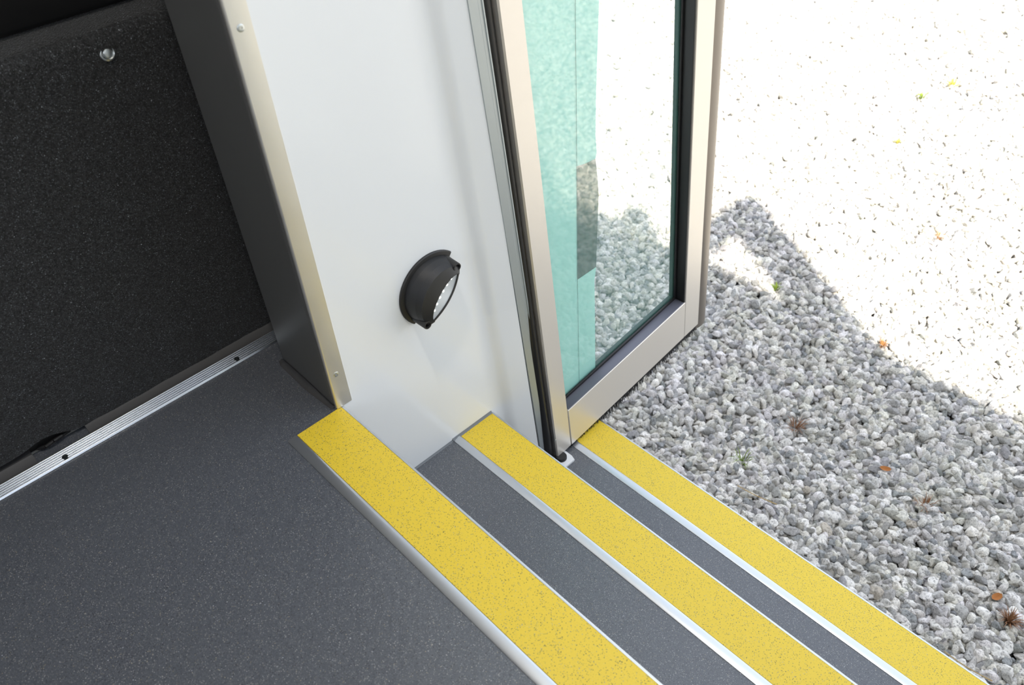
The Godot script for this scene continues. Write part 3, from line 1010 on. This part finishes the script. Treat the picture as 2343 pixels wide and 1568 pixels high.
	mb.extrude(V2([-0.013, -0.015, 0.0135, -0.0125, 0.0135, 0.011, 0.004, 0.014, -0.013, 0.014]), Vector3(0, 0.0002, 0), Vector3.RIGHT, Vector3(0, 0, -1), Vector3(0, 0.0042, 0), 0)
	obj("plate", mb, M.bracket_white, pv)
	mb = MB.new()
	mb.lathe(V2([0.0105, 0.0044, 0.0105, 0.009, 0.0095, 0.0105, 0, 0.0105]), Vector3(-0.006, 0, 0.003), Vector3.UP, 20)
	obj("pin", mb, M.rubber, pv)
	tag(pv, "small white pivot plate with dark pin under the door's hinge corner", "hinge")
	# the door leaves
	var v := Vector3(-0.0393, 0.0729, -0.9966).normalized()
	var u := Vector3(-0.0236, 0.997, 0.0739)
	u = (u - v * u.dot(v)).normalized()
	var d1 := door_leaf("door_1", Vector3(0.0385, -0.3751, -0.3495), v, u, true)
	tag(d1, "open glazed door leaf in a pale metal frame standing over the lowest step", "door", "", "structure")
	var d2 := door_leaf("door_2", Vector3(1.0155, -0.3751, -0.3495), Vector3(-v.x, v.y, v.z), Vector3(-u.x, u.y, u.z), false, 0.105, 0.12)  # out of view; stile and rail widths chosen for its shadow on the gravel
	tag(d2, "second open glazed door leaf out of view, casting its shadow on the gravel", "door", "", "structure")
	# the carpeted box with its edge strip
	carpet_box()
	step_lamp()
	shell()


func carpet_box() -> void:
	var t := thing("carpet_lining", Vector3.ZERO)
	var mb := MB.new()
	# front face with a soft rolled top edge; the lower edge wanders a little and lifts towards the near end
	var zs := []
	var z := -0.14
	while z <= 1.301:
		zs.append(z)
		z += 0.012
	var rows: Array = []
	for zz: float in zs:
		var w := 0.0016 * sin(zz * 61.0) + 0.0011 * sin(zz * 143.0)
		var low := 0.0048 + w * 0.8
		if zz > 0.245:
			low = lerpf(low, 0.0135, clampf((zz - 0.245) / 0.03, 0, 1)) + 0.006 * exp(-pow((zz - 0.292) / 0.02, 2))
		var e := 0.0022 * sin(zz * 23.0) + 0.0014 * sin(zz * 51.0 + 1.0)
		var p: Array[Vector3] = []
		p.append(Vector3(-0.212, low - 0.001, zz))
		p.append(Vector3(-0.2055, low, zz))
		p.append(Vector3(-0.2045, low + 0.004, zz))
		p.append(Vector3(-0.2050, 0.10, zz))
		p.append(Vector3(-0.2040, 0.25, zz))
		p.append(Vector3(-0.2050 + e * 0.4, 0.405 + e, zz))
		p.append(Vector3(-0.2035 + e * 0.4, 0.423 + e, zz))
		p.append(Vector3(-0.2070 + e * 0.5, 0.4335 + e, zz))
		p.append(Vector3(-0.2140, 0.4385 + e, zz))
		p.append(Vector3(-0.2190, 0.4355 + e * 0.6, zz))
		p.append(Vector3(-0.2225, 0.4362 + e * 0.4, zz))
		p.append(Vector3(-0.2350, 0.4385, zz))
		p.append(Vector3(-0.5, 0.441, zz))
		rows.append(p)
	for k in rows.size() - 1:
		var lo: Array[Vector3] = rows[k].duplicate()
		var hi: Array[Vector3] = rows[k + 1].duplicate()
		lo.reverse()
		hi.reverse()
		mb.loft(lo, hi, 50, false)
	var body := obj("cover", mb, M.carpet, t)
	mb = MB.new()
	mb.box(Vector3(-0.6, 0.0005, -0.14), Vector3(-0.2165, 0.43, 1.3))
	obj("core", mb, M.black_void, t)
	# screw with a cup washer near the top edge
	mb = MB.new()
	mb.lathe(V2([0.0086, 0, 0.0082, 0.0014, 0.0066, 0.0022, 0.0052, 0.0014, 0.0048, 0.0016, 0.004, 0.0026, 0.002, 0.003, 0, 0.003]), Vector3(-0.2048, 0.4190, 0.0505), Vector3(1, 0.12, 0), 24)
	obj("cup_washer", mb, M.screw_metal, t)
	tag(t, "charcoal fuzzy carpet covering a low side wall and its ledge", "carpet")
	# black surface rising behind the ledge
	mb = MB.new()
	mb.extrude(V2([-0.60, 0.4412, -0.268, 0.4412, -0.262, 0.447, -0.262, 0.62, -0.268, 0.626, -0.60, 0.626]), Vector3(0, 0, -0.14), Vector3.RIGHT, Vector3.UP, Vector3(0, 0, 1.44), 50)
	var sb := obj("ledge_back", mb, M.black_void)
	tag(sb, "black surface rising behind the carpeted ledge in the top left corner", "panel")
	# ribbed edge strip
	var es := thing("edge_strip", Vector3(0, 0, 0))
	mb = MB.new()
	var pr := PackedVector2Array()
	var x0 := -0.1915
	var x1 := -0.1680
	pr.append(Vector2(x0, 0.0004))
	pr.append(Vector2(x1, 0.0004))
	pr.append(Vector2(x1, 0.0012))
	var ribs := 6
	for k in ribs:
		var c := x1 - 0.0021 - (x1 - x0 - 0.0042) * k / (ribs - 1)
		for q in [[0.00115, 0.0019], [0.0010, 0.0030], [0.0004, 0.0034], [-0.0004, 0.0034], [-0.0010, 0.0030], [-0.00115, 0.0019]]:
			pr.append(Vector2(c + q[0], q[1]))
	pr.append(Vector2(x0, 0.0012))
	mb.extrude(pr, Vector3(0, 0, -0.02), Vector3.RIGHT, Vector3.UP, Vector3(0, 0, 1.3), 55)
	obj("body", mb, M.strip_metal, es)
	for zz in [0.0481, 0.2828, 0.52, 0.76, 1.0]:
		mb = MB.new()
		mb.lathe(V2([0.0036, 0.0016, 0.0036, 0.0036, 0.0026, 0.0040, 0.0012, 0.0036, 0, 0.0030]), Vector3(-0.1755, 0, zz), Vector3.UP, 14)
		obj("screw", mb, M.screw_dark, es)
	tag(es, "ribbed aluminium edge strip with dark screws on the floor below the carpet", "strip")
	# flat vinyl flashing behind the strip
	mb = MB.new()
	mb.extrude(V2([-0.2165, 0.0003, -0.1917, 0.0003, -0.1917, 0.0012, -0.2035, 0.0040, -0.2060, 0.0062, -0.2165, 0.0062]), Vector3(0, 0, -0.12), Vector3.RIGHT, Vector3.UP, Vector3(0, 0, 0.365), 40)
	mb.extrude(V2([-0.2165, 0.0003, -0.1917, 0.0003, -0.1917, 0.0012, -0.2035, 0.0040, -0.2060, 0.0062, -0.2165, 0.0062]), Vector3(0, 0, 0.310), Vector3.RIGHT, Vector3.UP, Vector3(0, 0, 0.9), 40)
	panel("baseboard_2", mb, M.cove, "dark vinyl edge between the ribbed strip and the carpet, broken by a gap", "edging")
	# cable end showing in the gap
	mb = MB.new()
	var path := [Vector3(-0.214, 0.004, 0.262), Vector3(-0.208, 0.0075, 0.272), Vector3(-0.205, 0.009, 0.283), Vector3(-0.206, 0.0065, 0.293), Vector3(-0.213, 0.004, 0.301)]
	for k in path.size() - 1:
		var p: Vector3 = path[k]
		var q: Vector3 = path[k + 1]
		var d := (q - p).normalized()
		var e := d.cross(Vector3.UP).normalized()
		var pr2 := PackedVector2Array()
		for j in 8:
			pr2.append(Vector2(cos(TAU * j / 8), sin(TAU * j / 8)) * 0.0024)
		mb.extrude(pr2, p, e, d.cross(e), q - p, 60)
	var cb := obj("cable", mb, M.rubber)
	tag(cb, "black cable loop showing in the gap under the carpet's lower edge", "cable")


func shell() -> void:
	var mb: MB
	# body side left of the entrance, above it and right of it
	panel("wall_outer", leaning_wall(-3.0, -0.006, -0.50, 0.66, -0.318, 0.04), M.body_white, "white outer side of the vehicle behind the entrance wall", "wall")
	panel("wall_outer", leaning_wall(-3.0, -0.006, 1.52, 1.82, -0.318, 0.04), M.body_white, "white upper side of the vehicle above the passenger window", "wall")
	panel("wall_outer", leaning_wall(-0.30, -0.006, 0.6602, 1.5198, -0.318, 0.04), M.body_white, "white window pillar of the vehicle beside the entrance", "wall")
	panel("window_3", leaning_wall(-3.0, -0.30, 0.6602, 1.5198, -0.310, 0.005), M.window_glass, "unseen passenger window on the entrance side, placed to light the floor", "window")  # out of view, placed to give the floor its sheen
	panel("wall_header", leaning_wall(-0.006, XR + 0.02, 1.56, 1.82, -0.325, 0.06), M.body_white, "white header above the entrance", "wall")
	panel("wall_outer", leaning_wall(XR + 0.02, 2.64, -0.50, 1.82, -0.325, 0.06), M.body_white, "white outer side of the vehicle beyond the entrance", "wall")
	mb = MB.new()
	mb.box(Vector3(XR + 0.0005, -0.56, -0.27), Vector3(XR + 0.03, 1.82, 0.0))
	panel("wall_right", mb, M.white_panel, "white wall on the far side of the entrance steps", "wall")
	mb = MB.new()
	mb.box(Vector3(-3.05, 1.82, -0.14), Vector3(2.66, 1.86, 2.26))
	panel("ceiling", mb, M.interior_grey, "pale ceiling and roof of the vehicle", "ceiling")
	mb = MB.new()
	mb.box(Vector3(-3.05, -0.5, -0.3), Vector3(-3.0, 1.82, 2.26))
	panel("wall_rear", mb, M.interior_grey, "pale rear bulkhead of the vehicle", "wall")
	# sunny side, with a window out of view that lets in light
	mb = MB.new()
	mb.box(Vector3(-3.0, -0.5, 2.2), Vector3(2.6, 0.72, 2.26))
	mb.box(Vector3(-3.0, 1.52, 2.2), Vector3(2.6, 1.82, 2.26))
	mb.box(Vector3(-3.0, 0.72, 2.2), Vector3(-0.4, 1.52, 2.26))
	mb.box(Vector3(2.4, 0.72, 2.2), Vector3(2.6, 1.52, 2.26))
	panel("wall_back", mb, M.interior_grey, "pale side wall of the vehicle opposite the entrance", "wall")
	mb = MB.new()
	mb.box(Vector3(-0.4, 0.72, 2.22), Vector3(2.4, 1.52, 2.225))
	panel("window_1", mb, M.window_glass, "unseen side window opposite the entrance, lighting the interior", "window")
	# front end; windscreen out of view, placed to light the white wall
	mb = MB.new()
	mb.box(Vector3(2.6, -0.5, -0.15), Vector3(2.66, 0.5, 2.26))
	mb.box(Vector3(2.6, 1.66, -0.15), Vector3(2.66, 1.82, 2.26))
	mb.box(Vector3(2.6, 0.5, -0.15), Vector3(2.66, 1.66, 0.0))
	mb.box(Vector3(2.6, 0.5, 2.12), Vector3(2.66, 1.66, 2.26))
	panel("wall_front", mb, M.interior_grey, "front end of the vehicle around the windscreen", "wall")
	mb = MB.new()
	mb.box(Vector3(2.62, 0.5, 0.0), Vector3(2.626, 1.66, 2.12))
	panel("window_2", mb, M.window_glass, "unseen windscreen of the vehicle, lighting the white wall", "window")
	# inner side wall beyond the entrance and floor under the ledge
	mb = MB.new()
	mb.box(Vector3(-3.0, -0.04, -0.14), Vector3(-0.214, 0.0, 2.2))
	panel("floor_rear", mb, M.interior_grey, "floor of the vehicle behind the carpeted ledge", "floor")
	# dome lamp out of view, standing in for the camera flash
	var t := thing("flash_standin_lamp", Vector3(0.42, 1.82, 0.20))
	mb = MB.new()
	mb.lathe(V2([0.075, 0.0, 0.078, -0.006, 0.07, -0.012, 0.064, -0.012]), Vector3.ZERO, Vector3.UP, 32)
	flip(mb)
	obj("bezel", mb, M.body_white, t)
	mb = MB.new()
	mb.lathe(V2([0.064, -0.0115, 0.055, -0.020, 0.035, -0.026, 0.0, -0.028]), Vector3.ZERO, Vector3.UP, 32)
	flip(mb)
	var dm: StandardMaterial3D = mat("flash_standin_diffuser", Color(0.95, 0.95, 0.93), 0.5)
	dm.emission_enabled = true
	dm.emission = Color(1, 0.97, 0.92)
	dm.emission_energy_multiplier = 4.0
	obj("diffuser", mb, dm, t)
	var l := SpotLight3D.new()
	l.name = "flash_standin_beam"
	l.spot_angle = 80
	l.spot_range = 8
	l.spot_attenuation = 2.0
	l.light_energy = FLASH_STANDIN
	l.light_size = 0.05
	l.light_color = Color(1, 0.97, 0.93)
	l.shadow_enabled = true
	l.position = Vector3(0.42, 1.785, 0.20)
	l.rotation.x = -PI / 2
	add_child(l)
	tag(t, "unseen round dome lamp on the ceiling, standing in for the camera flash", "light")


const FLASH_STANDIN := 0.7  # strength of the dome lamp that stands in for the camera flash


func _ready() -> void:
	rng.seed = 7
	# camera
	var cam := Camera3D.new()
	cam.name = "camera"
	cam.position = Vector3(0.6793, 0.7420, 0.3052)
	cam.rotation_order = EULER_ORDER_YXZ
	cam.rotation_degrees = Vector3(-42.4751, 48.6371, -3.8466)
	cam.fov = 45.6759
	cam.near = 0.02
	cam.far = 200
	add_child(cam)
	cam.current = true
	var at := CameraAttributesPhysical.new()
	at.frustum_focal_length = 28.5
	at.frustum_focus_distance = 1.15
	at.exposure_aperture = 8.5
	cam.attributes = at
	cam.fov = 45.6759
	cam.near = 0.02
	cam.far = 200
	# sky and exposure
	var env := Environment.new()
	var sky := Sky.new()
	var sm := ProceduralSkyMaterial.new()
	sm.sky_top_color = Color(0.735, 0.762, 0.81)
	sm.sky_horizon_color = Color(0.93, 0.94, 0.95)
	sm.ground_horizon_color = Color(0.72, 0.72, 0.70)
	sm.ground_bottom_color = Color(0.55, 0.54, 0.52)
	sm.sky_energy_multiplier = 1.38
	sky.sky_material = sm
	env.background_mode = Environment.BG_SKY
	env.sky = sky
	env.tonemap_mode = Environment.TONE_MAPPER_LINEAR
	env.tonemap_exposure = 1.5
	env.sdfgi_enabled = true
	env.ssao_enabled = true
	env.ssil_enabled = true
	var we := WorldEnvironment.new()
	we.name = "environment"
	we.environment = env
	add_child(we)
	var sun := DirectionalLight3D.new()
	sun.name = "sun"
	sun.light_energy = 3.5
	sun.light_color = Color(1.0, 0.965, 0.90)
	sun.light_angular_distance = 0.9
	sun.shadow_enabled = true
	add_child(sun)
	sun.look_at_from_position(Vector3(0.683, 1.0, 0.467), Vector3.ZERO)
	make_materials()
	make_vehicle()
	make_gravel()
	weeds()
